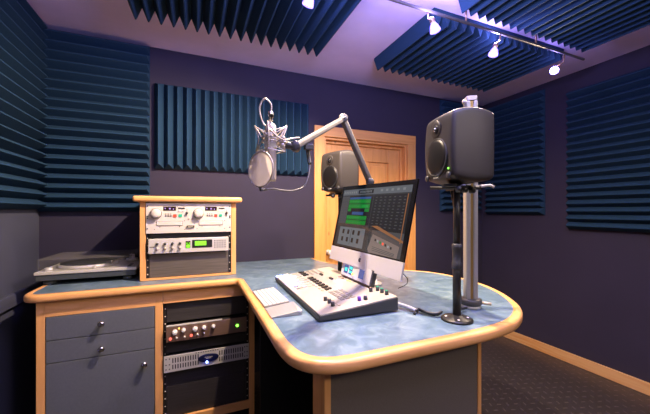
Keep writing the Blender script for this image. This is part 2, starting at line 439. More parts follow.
def rail(parent, x, z0, z1, yy):
    ob = MB().box((x, yy, z0), (x+.016, yy+.02, z1)).build('rack_rail', 'rackblk', parent)
    screws('rail_screw', [(x+.008, yy, z0+.022+i*.0445) for i in range(int((z1-z0)/.0445))], .0042, 'silver', ob)
    return ob
rail(rc, .001, .15, .833, .022); rail(rc, RW-.017, .15, .833, .022)
def blank(name, label, x0, z0, x1, z1, yy, mat='rackpanel', group='blank rack panels'):
    o = box(name, (x0, yy, z0), (x1, yy+.003, z1), mat, None, .001)
    return tag(o, label, 'rack panel', group)
RX = -.172
blank('blank_rack_panel', 'black blank rack panel above the copper-faced preamp', RX+.018, .715, RX+.478, .832, FY+.018)
blank('blank_rack_panel', 'narrow black blank panel between preamp and silver amplifier', RX+.018, .530, RX+.478, .590, FY+.022)
blank('blank_rack_panel', 'thin black blank panel directly under the silver amplifier', RX+.018, .335, RX+.478, .420, FY+.018)
blank('blank_rack_panel', 'tall black blank panel at the bottom of the lower rack', RX+.018, .152, RX+.478, .332, FY+.018)

# preamp
def front_T(x, y, z): return aim((x, y, z), (0, -1, 0))
pre = thing('preamplifier', 'copper-faced rack preamp with white knobs and a green light', 'preamp', (RX+.018, FY-.028, .612))
box('chassis', (.004, .006, .004), (.452, .25, .088), 'rackblk', pre)
box('front_panel', (0, 0, 0), (.458, .006, .092), 'copper', pre, .001)
box('top_lip', (0, -.001, .090), (.31, .012, .096), 'silver', pre)
for x, z, rr in ((.045, .056, .0155), (.092, .062, .0125), (.155, .060, .0155), (.205, .062, .0125), (.258, .062, .012)):
    k = MB().lathe([(rr, 0), (rr, .006), (rr*.8, .010), (rr*.72, .024), (rr*.5, .026)], None, front_T(x, 0, z), 18).build('knob', 'white', pre)
for x, z in ((.022, .020), (.134, .024)): cyl('red_button', (x, 0, z), (0, -1, 0), .008, .006, 'ledred', pre, 12)
for x, z in ((.055, .022), (.098, .022), (.168, .026), (.205, .028)): cyl('toggle', (x, 0, z), (0, -1, 0), .0055, .012, 'silver', pre, 10)
cyl('amber_light', (.068, 0, .075), (0, -1, 0), .005, .003, 'ledamb', pre, 10)
cyl('green_light', (.400, 0, .045), (0, -1, 0), .0085, .004, 'ledgreen', pre, 14)

# amplifier
amp = thing('power_amplifier', 'silver slotted rack power amplifier with dark blue oval badge', 'amplifier', (RX+.004, FY-.012, .430))
box('chassis', (.02, .008, .004), (.468, .30, .092), 'rackblk', amp)
box('front_panel', (0, 0, 0), (.489, .005, .096), 'silver', amp, .001)
vt = MB()
for i in range(30):
    x = .045+i*.0138
    if .185 < x < .305: 
        continue
    for za, zb in ((.016, .042), (.052, .080)): vt.box((x, -.001, za), (x+.006, .001, zb))
for i in range(10):
    x = .172+i*.0138
    vt.box((x, -.001, .086), (x+.006, .001, .091))
vt.build('vent_slots', 'blackpl', amp)
screws('screw', [(x, 0, z) for x in (.012, .030, .462, .477) for z in (.018, .045, .078)], .004, 'dark', amp)
m, nt, b = nmat('blue_badge'); setc(b, (.004, .007, .05), .35); M['badge'] = m
Tb = front_T(.245, 0, .048) @ Matrix.Diagonal((1, .44, 1, 1))
bd = MB().lathe([(.060, 0), (.058, .005), (.052, .006)], None, Tb, 32).build('badge', 'badge', amp)
MB().box((.222, -.0072, .055), (.268, -.0055, .0565)).box((.230, -.0072, .047), (.260, -.0055, .0495)).build('badge_lines', 'silver', bd)
cyl('blue_light', (.236, -.006, .026), (0, -1, 0), .006, .004, 'ledblue', amp, 12)

# ------------------------------------------------------------------ upper rack box
UY = 2.17
ub = thing('rack_box', 'maple rack box with overhanging top standing on the worktop', 'rack', (-.308, UY, .951))
UW = .564
box('side_panel', (0, 0, 0), (.031, .44, .483), 'wood_z', ub, .002); box('side_panel', (UW-.031, 0, 0), (UW, .44, .483), 'wood_z', ub, .002)
MB().box((-.036, -.034, .483), (UW+.038, .42, .519)).build('top_board', 'wood_x', ub, .015, 5)
box('bottom_board', (.031, 0, 0), (UW-.031, .44, .012), 'wood_x', ub, .001)
box('back_panel', (.031, .43, .012), (UW-.031, .44, .483), 'black', ub)
rail(ub, .032, .014, .480, .014); rail(ub, UW-.048, .014, .480, .014)
bx0 = -.308
blank('blank_rack_panel', 'worn brownish blank panel at the bottom of the maple rack box', bx0+.050, .966, bx0+UW-.050, 1.108, UY+.012, 'rackbrown')
blank('blank_rack_panel', 'black strip panel between disc player and effects unit', bx0+.050, 1.212, bx0+UW-.050, 1.236, UY+.014)

# dual disc player
CDX, CDZ = -.275, 1.240
cd = thing('disc_player', 'cream twin disc player with two jog dials, top of the maple rack box', 'disc player', (CDX, UY-.006, CDZ))
CW2 = .498; CH = .188
box('chassis', (.022, .008, .002), (CW2-.022, .33, CH-.004), 'rackblk', cd)
box('front_panel', (0, 0, 0), (CW2, .006, CH), 'cream', cd, .0015)
def deck(ox):
    k = MB().lathe([(.030, 0), (.030, .012), (.026, .016), (.024, .028), (.020, .032), (.006, .033)], None, front_T(ox+.058, 0, .122), 28)
    jd = k.build('jog_dial', 'cream', cd)
    MB().lathe([(.0325, 0), (.0325, .004), (.029, .006)], None, front_T(ox+.058, 0, .122), 28).build('dial_ring', 'dark', jd)
    dsp = box('display', (ox+.098, -.001, .140), (ox+.170, .001, .166), 'display', cd)
    MB().box((ox+.106, -.0016, .150), (ox+.112, -.0011, .158)).box((ox+.130, -.0016, .148), (ox+.140, -.0011, .158)).box((ox+.152, -.0016, .146), (ox+.158, -.0011, .154)).build('digits', 'digit', dsp)
    tb = MB()
    tb.box((ox+.182, -.004, .153), (ox+.220, 0, .160)); tb.build('slot_button', 'dark', cd, .001)
    for x in (.188, .210): box('small_button', (ox+x-.005, -.004, .134), (ox+x+.005, 0, .141), 'silver', cd, .001)
    for x in (.112, .126, .140):
        box('small_button', (ox+x-.0045, -.003, .104), (ox+x+.0045, 0, .111), 'dark', cd)
        box('small_button', (ox+x-.0025, -.002, .116), (ox+x+.0025, 0, .122), 'dark', cd)
    box('red_button', (ox+.154, -.005, .100), (ox+.174, 0, .118), 'red', cd, .002)
    box('green_button', (ox+.184, -.005, .101), (ox+.204, 0, .118), 'green', cd, .002)
    pk = MB().lathe([(.008, 0), (.007, .012), (.004, .016)], None, front_T(ox+.232, 0, .126), 12).build('pitch_knob', 'dark', cd)
    box('pitch_line', (ox+.231, -.001, .10), (ox+.233, .0005, .15), 'dark', cd)
    tr = box('disc_tray', (ox+.062, -.005, .048), (ox+.205, 0, .072), 'cream', cd, .002)
    MB().box((ox+.060, -.0012, .046), (ox+.207, .0005, .0475)).box((ox+.060, -.0012, .0725), (ox+.207, .0005, .074)).box((ox+.0595, -.0012, .046), (ox+.061, .0005, .074)).box((ox+.206, -.0012, .046), (ox+.2075, .0005, .074)).build('tray_gap', 'dark', cd)
    screws('screw', [(ox+x, 0, z) for x, z in ((.05, .076), (.218, .076), (.05, .026), (.22, .022), (.08, .040), (.19, .040))], .0028, 'dark', cd, .002)
deck(-.004); deck(.238)
for x in (.238, .262): box('small_button', (x-.005, -.003, .084), (x+.005, 0, .090), 'copper', cd)
MB().box((.228, -.014, .040), (.272, -.008, .046)).box((.228, -.010, .034), (.234, 0, .046)).box((.266, -.010, .034), (.272, 0, .046)).build('carry_loop', 'dark', cd, .001)
screws('ear_screw', [(x, 0, z) for x in (.008, CW2-.008) for z in (.03, .094, .105, .168)], .0045, 'dark', cd)

# effects unit
fx_ = thing('effects_unit', 'silver effects unit with glowing green display and rows of knobs', 'effects unit', (-.262, UY-.020, 1.116))
FW, FH = .468, .092
box('chassis', (.006, .008, .003), (FW-.006, .28, FH-.004), 'rackblk', fx_)
box('front_panel', (0, 0, 0), (FW, .008, FH), 'silver', fx_, .006, 3)
for i in range(4):
    for z in (.060, .032):
        x = .050+i*.042
        MB().lathe([(.008, 0), (.0075, .014), (.005, .016)], None, front_T(x, 0, z), 14).build('knob', 'dark' if z > .05 else 'champ', fx_)
box('meter', (.208, -.001, .028), (.236, .001, .072), 'display', fx_)
MB().box((.212, -.002, .030), (.233, -.0012, .050)).box((.212, -.002, .056), (.219, -.0012, .062)).box((.226, -.002, .056), (.233, -.0012, .062)).build('meter_light', 'lcdgreen', fx_)
Ts = front_T(.305, 0, .052)
MB().box((.246, -.002, .028), (.366, .001, .078)).build('display_surround', 'blackpl', fx_)
box('display', (.262, -.003, .042), (.330, -.0015, .070), 'lcdgreen', fx_)
for i in range(5):
    for j in range(4):
        if i*4+j < 20: box('small_button', (.378+i*.016, -.003, .024+j*.014), (.385+i*.016, 0, .030+j*.014), 'dark', fx_)
box('side_line', (.008, -.001, .040), (.032, .001, .044), 'dark', fx_)

# ------------------------------------------------------------------ peninsula base under the desk
pb = thing('desk_pedestal', 'grey panel desk pedestal with maple corner posts under the right desk end', 'desk pedestal', (.363, .872, 0))
PW, PDp = .655, 1.0
box('front_panel', (.022, .004, .02), (PW-.018, .022, TOP), 'panel', pb)
box('corner_post', (0, 0, 0), (.022, .022, TOP), 'wood_z', pb, .002); box('corner_post', (PW-.018, 0, 0), (PW, .022, TOP), 'wood_z', pb, .002)
box('side_strip', (0, .0225, 0), (.018, .10, TOP), 'wood_z', pb)
box('side_panel', (PW-.018, .023, .02), (PW, PDp, TOP), 'panel', pb)
box('back_panel', (.0, PDp, .02), (PW, PDp+.018, TOP), 'black', pb)

# ------------------------------------------------------------------ turntable
tt = thing('turntable', 'silver turntable with clear dust cover in the left corner of the worktop', 'turntable', (-.832, 2.25, .951))
TW, TD = .492, .36
box('plinth', (0, 0, .028), (TW, TD, .062), 'plinthdk', tt, .003)
box('deck_plate', (-.005, -.006, .0622), (TW+.005, TD, .079), 'plinth', tt, .003)
for x in (.05, TW-.05):
    for y_ in (.05, TD-.05): MB().lathe([(.030, 0), (.032, .012), (.024, .027)], None, Matrix.Translation((x, y_, 0)), 18).build('foot', 'plinthdk', tt)
pl = MB().lathe([(.150, .078), (.160, .082), (.160, .096), (.152, .099), (.01, .099)], None, Matrix.Translation((.205, .185, 0)), 40).build('platter', 'silver', tt)
MB().lathe([(.146, .0992), (.146, .103), (.01, .1035)], None, Matrix.Translation((.205, .185, 0)), 40).build('slipmat', 'platter', pl)
cyl('spindle', (.205, .185, .103), (0, 0, 1), .004, .012, 'chrome', pl, 10)
ta = MB().tube(spline([(.425, .29, .118), (.415, .20, .120), (.385, .12, .118), (.345, .065, .112)], 5), .0045).tube([(.425, .29, .118), (.43, .335, .118)], .013)
ta.box((.325, .045, .103), (.352, .072, .113)).build('tonearm', 'chrome', tt)
MB().lathe([(.036, .078), (.036, .096), (.018, .100), (.016, .122), (.006, .124)], None, Matrix.Translation((.425, .29, 0)), 24).build('tonearm_base', 'silver', tt)
MB().lathe([(.020, .078), (.020, .094), (.014, .098)], None, Matrix.Translation((.045, .045, 0)), 18).build('start_dial', 'silver', tt)
box('stylus_light', (.265, .022, .078), (.277, .034, .100), 'white', tt, .002)
box('pitch_slider', (.44, .03, .0782), (.458, .15, .081), 'blackpl', tt)
MB().box((.006, .006, .146), (TW-.006, TD-.004, .149), 'lid').box((.006, .006, .080), (.009, TD-.004, .146), 'lidside').box((TW-.009, .006, .080), (TW-.006, TD-.004, .146), 'lidside').box((.009, .006, .080), (TW-.009, .009, .146), 'lidside').box((.009, TD-.007, .080), (TW-.009, TD-.004, .146), 'lidside').build('dust_cover', 'lid', tt)

# ------------------------------------------------------------------ keyboard + trackpad
kb = thing('computer_keyboard', 'slim white keyboard lying on the desk beside the mixing console', 'keyboard', (.338, 1.512, .9505), R(1))
KD, KL = .115, .285
wedge = lambda mb, x0, x1, y0, y1, z0a, z1a, m=None: mb.hull([(x0, y0, 0), (x1, y0, 0), (x1, y1, 0), (x0, y1, 0), (x0, y0, z0a), (x1, y0, z1a), (x1, y1, z1a), (x0, y1, z0a)], [(0, 3, 2, 1), (4, 5, 6, 7), (0, 1, 5, 4), (1, 2, 6, 5), (2, 3, 7, 6), (3, 0, 4, 7)], m)
mb = MB(); wedge(mb, -KD/2, KD/2, -KL/2, KL/2, .006, .017); mb.build('body', 'kbmetal', kb, .0015)
tl = math.atan2(.011, KD)
for i in range(6):
    x = -.047+i*.0188
    if i == 0: cols = [(-.136+.0195*j, .0165) for j in range(4)]+[(-.136+.0195*4, .0945)]+[(-.136+.0195*(9+j), .0165) for j in range(5)]
    else: cols = [(-.136+.0195*j, .0165) for j in range(14)]
    for y_, wd in cols:
        T = Matrix.Translation((x, y_, .006+(x+KD/2)*.0957+.0002)) @ Matrix.Rotation(-tl, 4, 'Y')
        MB().box((-.0072, 0, 0), (.0072, wd, .0024), None, T).build('key', 'white', kb)
tp = thing('trackpad', 'silver aluminium trackpad at the near end of the white keyboard', 'trackpad', (.346, 1.288, .9505), R(-1))
mb = MB(); wedge(mb, -.065, .065, -.065, .065, .005, .020); mb.build('body', 'alu', tp, .0015)
mb = MB().tube([(.056, -.0655, .011), (.056, .0655, .011)], .009); mb.build('battery_tube', 'alu', tp)

# ------------------------------------------------------------------ mixing console (rises to the back, +X)
SL = .105
mx_ = thing('mixing_console', 'white broadcast mixing console with black sides in the middle of the desk', 'mixer', (.44, 1.11, .9505), R(-1))
MX, MY = .360, .765
def P(x, y_, h=0): return (x, y_, .023+x*SL+h)
bb = MB()
bb.hull([(0, 0, .004), (MX, 0, .004), (MX, MY, .004), (0, MY, .004), P(0, 0, -.002), P(MX, 0, -.002), P(MX, MY, -.002), P(0, MY, -.002)],
        [(0, 3, 2, 1), (4, 5, 6, 7), (0, 1, 5, 4), (1, 2, 6, 5), (2, 3, 7, 6), (3, 0, 4, 7)])
bb.build('body', 'dark', mx_, .002)
tb = MB().hull([P(.005, .002, -.0018), P(MX-.003, .002, -.0018), P(MX-.003, MY-.004, -.0018), P(.005, MY-.004, -.0018), P(.005, .002, .0035), P(MX-.003, .002, .0035), P(MX-.003, MY-.004, .0035), P(.005, MY-.004, .0035)],
        [(0, 3, 2, 1), (4, 5, 6, 7), (0, 1, 5, 4), (1, 2, 6, 5), (2, 3, 7, 6), (3, 0, 4, 7)])
tb.build('top_plate', 'mixtop', mx_, .0015)
MB().hull([(-.004, -.010, .030), (MX+.006, -.010, .034), (MX+.006, -.0065, .034), (-.004, -.0065, .030), (-.004, -.010, .031), (MX+.006, -.010, .037), (MX+.006, -.0065, .037), (-.004, -.0065, .031)],
        [(0, 3, 2, 1), (4, 5, 6, 7), (0, 1, 5, 4), (1, 2, 6, 5), (2, 3, 7, 6), (3, 0, 4, 7)])
nrm = Vector((-SL, 0, 1)).normalized()
def mknob(x, y_, capmat='dark', body='dark', r_=.0085, h=.017):
    k = MB().lathe([(r_*1.1, 0), (r_, .004), (r_*.9, h), (r_*.5, h+.001)], None, aim(P(x, y_, .0036), nrm), 14).build('knob', body, mx_)
    if capmat != body: MB().lathe([(r_*.8, h), (r_*.6, h+.002)], None, aim(P(x, y_, .0046), nrm), 12).build('knob_cap', capmat, k)
for x, y_ in ((.086, .149), (.088, .108), (.086, .066)): mknob(x, y_, 'champ')
m, nt, b = nmat('purple_knob'); setc(b, (.10, .02, .30), .4); M['purple'] = m
mknob(.204, .056, 'purple', 'purple'); mknob(.231, .051, 'champ')
mknob(.304, .132, 'copper')
for x, y_ in ((.335, .124), (.335, .087), (.335, .049)): mknob(x, y_, 'green')
def mbtn(x, y_, mat, sx=.006, sy=.009, h=.004, name='button'):
    q = MB().hull([P(x-sx, y_-sy, .0036), P(x+sx, y_-sy, .0036), P(x+sx, y_+sy, .0036), P(x-sx, y_+sy, .0036), P(x-sx, y_-sy, .0036+h), P(x+sx, y_-sy, .0036+h), P(x+sx, y_+sy, .0036+h), P(x-sx, y_+sy, .0036+h)],
        [(0, 3, 2, 1), (4, 5, 6, 7), (0, 1, 5, 4), (1, 2, 6, 5), (2, 3, 7, 6), (3, 0, 4, 7)])
    return q.build(name, mat, mx_)
for i in range(11):
    y_ = .735-i*.044
    if i in (3,): continue
    mbtn(.150, y_, 'blackpl', .007, .013, .007); mbtn(.168, y_+.002, 'blackpl', .006, .010, .007)
    mbtn(.128, y_, 'champ', .004, .010, .003)
for x, y_ in ((.235, .600), (.235, .580), (.245, .475), (.245, .455)): mbtn(x, y_, 'blackpl', .006, .008, .008)
m, nt, b = nmat('pale_button'); setc(b, (.24, .22, .20), .4); M['pale'] = m
for i in range(6):
    for j in range(3): mbtn(.150+j*.026, .245-i*.026, 'pale', .009, .009, .003)
for i in range(4): mbtn(.110, .165-i*.036, 'lcdgreen' if 0 else 'champ', .005, .008, .003)
# faders: slot, cap, a lit end
for i in range(8):
    y_ = .730-i*.046
    sl = mbtn(.085, y_, 'dark', .045, .0015, .0006, 'fader_slot')
    mbtn(.060+.012*(i % 3), y_, 'white', .012, .007, .010, 'fader_cap')
    mbtn(.040, y_, 'ledwhite' if i < 6 else 'pale', .009, .008, .004, 'lit_button')
mbtn(.022, .752, 'ledblue', .018, .004, .0035, 'lit_button'); mbtn(.262, .40, 'ledblue', .006, .006, .004, 'lit_button')
for y_ in (.43, .37, .34, .47): mbtn(.300, y_, 'ledamb' if y_ < .4 else 'copper', .005, .006, .004)
for i in range(4):
    for j in range(3): mbtn(.200+j*.03, .735-i*.03, 'pale', .008, .008, .002)

for (x, y_), e_ in (((.045, .66), .10), ((.262, .40), .03), ((.06, .55), .07), ((.215, .06), .02)):
    lg = light('POINT', 'led_glow', P(x, y_, .03), e_, (.22, .25, 1), .01); lg.parent = mx_
# meter screen bridge on the console
mt = thing('meter_bridge', 'small white meter unit with blue-green screens standing behind the console', 'meter', (.772, 1.268, 1.018), 0)
Tt = Matrix.Rotation(R(14), 4, 'Y')
MB().box((-.010, 0, .0), (.012, .325, .078), None, Tt).build('housing', 'dark', mt, .002)
MB().box((-.0125, .012, .004), (-.0105, .322, .076), None, Tt).build('face', 'white', mt)
m, nt, b = nmat('meter_lcd'); setc(b, (.02, .03, .08), .2); b.inputs['Emission Color'].default_value = (.06, .10, .28, 1); b.inputs['Emission Strength'].default_value = .6; M['lcdblue'] = m
M['lcdcyan'] = emis('meter_bars', (.05, .9, .7), .8)
for ya, yb in ((.245, .290), (.195, .232), (.075, .125)):
    s_ = MB().box((-.0135, ya, .018), (-.0126, yb, .064), None, Tt).build('small_screen', 'lcdblue', mt)
    if ya == .195:
        MB().box((-.0142, ya+.003, .046), (-.0136, yb-.003, .060), None, Tt).box((-.0142, ya+.003, .026), (-.0136, yb-.003, .038), None, Tt).build('screen_bars', 'lcdcyan', s_)
    if ya == .245: MB().box((-.0142, ya+.008, .030), (-.0136, yb-.010, .048), None, Tt).build('screen_bars', 'lcdcyan', s_)
cyl('amber_light', (-.010, .178, .030), (-1, 0, .2), .006, .004, 'ledamb', mt, 10)

# ------------------------------------------------------------------ monitor
IW, IH = .65, .445
mon = thing('computer_monitor', 'large silver-chinned computer monitor tilted above the console', 'monitor', (.820, 1.405, 1.305), rot=None)
# local frame: +x right edge as seen (towards camera), +z up, -y front
yaw, tilt, roll = .068, .21, -.015
e = Vector((math.sin(yaw), -math.cos(yaw), 0)); nf = Vector((-math.cos(yaw), -math.sin(yaw), 0))
u = Vector((0, 0, 1))*math.cos(tilt)-nf*math.sin(tilt)
fr = nf*math.cos(tilt)+Vector((0, 0, 1))*math.sin(tilt)
e2 = e*math.cos(roll)+u*math.sin(roll); u2 = u*math.cos(roll)-e*math.sin(roll)
mm = Matrix((e2, -fr, u2)).transposed()
mon.rotation_euler = mm.to_euler()
CH_ = .080
body = MB()
# body: flat front, bulging back
nx, nz = 10, 8; g = []
for j in range(nz+1):
    row = []
    for i in range(nx+1):
        x = -IW/2+IW*i/nx; z_ = -IH/2+IH*j/nz
        dd = .008+.030*(max(0, 1-(2*x/IW)**2)*max(0, 1-(2*z_/IH)**2))**.7
        row.append(body.bm.verts.new((x, dd, z_)))
    g.append(row)
for j in range(nz):
    for i in range(nx): body.bm.faces.new((g[j][i], g[j][i+1], g[j+1][i+1], g[j+1][i])).smooth = True
body.build('back_shell', 'alu', mon)
M['bezel'] = speck('black_glass', (.006, .006, .007), .12, 0, .1, 60, 0, spec=.2)
box('bezel', (-IW/2, 0, -IH/2+CH_), (IW/2, .008, IH/2), 'bezel', mon, .001)
chin = box('chin', (-IW/2, -.0008, -IH/2), (IW/2, .008, -IH/2+CH_), 'chin', mon, .001)
# apple-shaped mark
ap = MB(); zc = -IH/2+.040
pts = []
for k in range(28):
    a = 2*PI*k/28; rr = .0125*(1-.16*max(0, math.sin(a))**8-.10*max(0, -math.sin(a))**10)
    x = rr*math.cos(a)*.95; z_ = rr*math.sin(a)
    if math.cos(a) > .85: x -= .0045*(math.cos(a)-.85)/.15
    pts.append((x, z_))
A = [ap.bm.verts.new((x, -.0016, zc+z_)) for x, z_ in pts]; B = [ap.bm.verts.new((x, -.0009, zc+z_)) for x, z_ in pts]
ap.bm.faces.new(A)
for k in range(28): ap.bm.faces.new((A[k], A[(k+1) % 28], B[(k+1) % 28], B[k]))
lf = [(0, .0135), (.003, .0145), (.0055, .0185), (.0055, .0205), (.002, .019), (0, .0155)]
ap.bm.faces.new([ap.bm.verts.new((x, -.0016, zc+z_)) for x, z_ in lf])
ap.build('logo', 'blackpl', chin)
def em(n_, c, s=1.0): M[n_] = emis(n_, tuple(v*.26 for v in c), s); M[n_].node_tree.nodes['Principled BSDF'].inputs['Roughness'].default_value = .12; M[n_].node_tree.nodes['Principled BSDF'].inputs['Specular IOR Level'].default_value = .22; M[n_].node_tree.nodes['Principled BSDF'].inputs['Base Color'].default_value = (.008, .008, .009, 1)
em('ui_bg', (.055, .058, .065)); em('ui_bar', (.20, .22, .25)); em('ui_dark', (.022, .022, .026)); em('ui_blue', (.06, .15, .42)); em('ui_green', (.015, .38, .04)); em('ui_green2', (.03, .55, .08))
em('ui_grey', (.12, .12, .13)); em('ui_light', (.36, .38, .40)); em('ui_white', (.6, .6, .6)); em('ui_plug', (.27, .30, .33)); em('ui_cream', (.40, .30, .27)); em('ui_cell', (.13, .135, .14)); em('ui_orange', (.55, .22, .08))
scr = MB()
SX0, SX1, SZ0, SZ1 = -IW/2+.025, IW/2-.025, -IH/2+CH_+.008, IH/2-.024
def q(x0, z0, x1, z1, m_, layer=1):   # in screen fractions, origin top-left
    xa = SX0+(SX1-SX0)*x0; xb = SX0+(SX1-SX0)*x1; za = SZ1-(SZ1-SZ0)*z1; zb = SZ1-(SZ1-SZ0)*z0
    yy = -.0006-.00025*layer
    scr.hull([(xa, yy, za), (xb, yy, za), (xb, yy, zb), (xa, yy, zb)], [(0, 1, 2, 3)], m_)
q(0, 0, 1, 1, 'ui_bg', 0)
q(0, 0, 1, .10, 'ui_bar'); q(.28, .02, .52, .085, 'ui_dark', 2)
for k in range(7): q(.02+.035*k, .035, .04+.035*k, .07, 'ui_light', 2)
for k in range(9): q(.31+.021*k, .035, .322+.021*k, .07, 'ui_plug', 3)
for k in range(5): q(.62+.07*k, .03, .65+.07*k, .065, 'ui_light', 2)
q(0, .12, .14, .60, 'ui_grey')
for k in range(9): q(.01, .135+.051*k, .13, .145+.051*k, 'ui_cell', 2)
q(.14, .12, .53, .60, 'ui_dark')
q(.145, .14, .50, .175, 'ui_blue', 2)
q(.145, .18, .50, .25, 'ui_green', 2); q(.145, .26, .50, .33, 'ui_green', 2); q(.38, .275, .48, .315, 'ui_green2', 3)
q(.145, .335, .20, .385, 'ui_green', 2); q(.43, .335, .50, .385, 'ui_green', 2)
q(.23, .39, .42, .44, 'ui_blue', 2)
q(.145, .455, .48, .52, 'ui_green', 2); q(.145, .53, .48, .60, 'ui_green', 2)
for zz in (.215, .295, .487, .565): q(.15, zz-.003, .48, zz+.003, 'ui_green2', 3)
q(.54, .12, 1, .66, 'ui_dark')
for c_ in range(7):
    for r_ in range(11): q(.57+.06*c_, .15+.045*r_, .57+.06*c_+.022+.01*((c_*r_) % 2), .162+.045*r_, 'ui_cell' if (c_+r_) % 3 else 'ui_grey', 2)
q(0, .62, .60, 1, 'ui_bg'); 
q(.06, .66, .50, .97, 'ui_plug', 2)
for c_ in range(4):
    for r_ in range(2):
        q(.12+.09*c_, .70+.13*r_, .155+.09*c_, .775+.13*r_, 'ui_dark', 3)
q(.275, .68, .28, .95, 'ui_bg', 3)
def qq(pts_, m_, layer=2):
    v = []
    for x, z_ in pts_: v.append((SX0+(SX1-SX0)*x, -.0006-.00025*layer, SZ1-(SZ1-SZ0)*z_))
    scr.hull(v, [tuple(range(len(v)))], m_)
qq([(.56, .66), (1, .66), (1, 1), (.56, 1)], 'ui_grey', 1)
qq([(.58, .60), (.66, .59), (1, .76), (1, .79)], 'ui_orange', 3)
qq([(.62, .72), (.97, .84), (.96, 1.0), (.60, 1.0), (.58, .95)], 'ui_cream', 2)
for k in range(7): qq([(.66+.035*k, .78+.013*k), (.68+.035*k, .787+.013*k), (.678+.035*k, .82+.013*k), (.658+.035*k, .813+.013*k)], ['ui_dark', 'ui_white', 'ui_green', 'red', 'ui_dark', 'ui_white', 'ui_dark'][k], 4)
for k in range(3): qq([(.64, .90+.025*k), (.93, .945+.018*k), (.93, .953+.018*k), (.64, .908+.025*k)], 'ui_grey', 3)
q(.965, .12, .975, .80, 'ui_orange', 3)
scr.build('screen', None, mon)
mon_arm = thing('monitor_arm', 'dark pole with bracket behind the computer monitor carrying the boom', 'monitor stand', (.955, 1.56, .951))
MB().lathe([(.05, 0), (.05, .012), (.024, .016), (.024, .03)], None, None, 20).build('base', 'silver', mon_arm)
MB().lathe([(.018, .03), (.018, .565)], None, None, 16).build('pole', 'armgrey', mon_arm)
MB().tube([(-.02, -.02, .37), (-.060, -.085, .378), (-.075, -.115, .376)], .014).build('bracket', 'dark', mon_arm)

# ------------------------------------------------------------------ boom arm
boom = thing('boom_arm', 'grey jointed boom arm reaching from behind the monitor to the microphone', 'boom arm', (.955, 1.56, 1.52))
LO = Vector((.909, 1.517, 1.541)); EL = Vector((.725, 1.485, 1.867)); J1 = Vector((.372, 1.198, 1.638)); J0 = Vector((.322, 1.192, 1.640))
off = Vector((.955, 1.56, 1.52))
def seg(name, a, b_, w_, h_, mat):
    a, b_ = a-off, b_-off; L = (b_-a).length
    T = aim(a, b_-a)
    return MB().box((-w_/2, -h_/2, 0), (w_/2, h_/2, L), None, T).build(name, mat, boom, .008, 3)
MB().tube([Vector((0, 0, 0)), LO-off+Vector((0, 0, -.03)), LO-off], .016).build('swivel', 'dark', boom)
seg('lower_segment', LO, EL, .031, .031, 'armgrey')
seg('upper_segment', EL, J1, .026, .026, 'armgrey')
pj = (EL-off); side = Vector((math.cos(R(22.7)), -math.sin(R(22.7)), 0)); fwd = Vector((math.sin(R(22.7)), math.cos(R(22.7)), 0))
def hinge(p, r_, l_, mat='dark'): MB().lathe([(r_*.8, -l_/2), (r_, -l_/2+.003), (r_, l_/2-.003), (r_*.8, l_/2)], None, aim(p, fwd), 20).build('hinge', mat, boom)
hinge(EL-off, .023, .05, 'armgrey'); hinge(LO-off, .021, .05); hinge(J1-off, .021, .045)
MB().lathe([(.010, -.026), (.010, .026)], None, aim(EL-off, fwd), 14).build('hinge_pin', 'chrome', boom)
MB().tube([J1-off, J0-off], .015).build('end_joint', 'dark', boom)
MB().tube([J0-off, J0-off+Vector((-.022, .003, .0))], .011).build('end_thread', 'champ', boom)

# ------------------------------------------------------------------ microphone with shock mount
mic = thing('studio_microphone', 'champagne studio microphone hanging in a spider shock mount', 'microphone', (.270, 1.188, 1.60))
MB().lathe([(.014, .115), (.020, .108), (.021, .07), (.021, .018), (.0215, .016), (.0215, .012), (.021, .010), (.021, -.095), (.018, -.106)], None, None, 24).build('body', 'champ', mic)
MB().lathe([(.0215, .02), (.024, .024), (.024, .075), (.0215, .079)], None, None, 24).build('grille_band', 'silver', mic)
MB().lathe([(.008, .114), (.008, .140), (.011, .143), (.011, .160), (.007, .164)], None, None, 16).build('connector', 'chrome', mic)
# spider frame, width across the camera's view
def sv(a, z_, d_=0): return side*a+fwd*d_+Vector((0, 0, z_))
shock = thing('shock_mount', 'pale metal spider shock mount cradling the studio microphone', 'shock mount', (.270, 1.188, 1.60))
wf = MB()
corn = [(-1, 0), (0, -1), (1, 0), (0, 1)]
TOPR, BOTR, MIDR = .063, .057, .030
fw = lambda k, rr, z_: sv(corn[k][0]*rr, z_, corn[k][1]*rr)
for k in range(4):
    wf.tube([fw(k, TOPR, .108), fw(k, MIDR, .055), fw(k, BOTR, .008)], .0028, n=8)
    wf.tube([fw(k, TOPR, .108), fw(k, BOTR*.8, .058), fw(k, BOTR, .008)], .0025, n=8)
    wf.tube([fw(k, TOPR, .108), fw((k+1) % 4, MIDR, .060)], .0018, n=6)
    wf.tube([fw((k+1) % 4, TOPR, .108), fw(k, MIDR, .060)], .0018, n=6)
for z_, rr in ((.062, .034), (.045, .034)):
    wf.tube([sv(rr*math.cos(2*PI*i/24), z_, rr*math.sin(2*PI*i/24)) for i in range(24)], .0032, n=8, closed=True)
wf.tube([fw(k, BOTR, .008) for k in range(4)], .0024, n=6, closed=True)
wf.build('frame', 'champ', shock)
el = MB()
for k in range(4):
    el.tube([fw(k, TOPR, .106), sv(corn[k][0]*.022, .082, corn[k][1]*.022), fw((k+1) % 4, TOPR, .106)], .0012, n=6)
    el.tube([fw(k, BOTR, .010), sv(corn[k][0]*.022, .034, corn[k][1]*.022), fw((k+1) % 4, BOTR, .010)], .0012, n=6)
el.build('elastic', 'white', shock)
bk = MB().tube([sv(.032, .052), sv(.052, .045), sv(.058, .040)], .007)
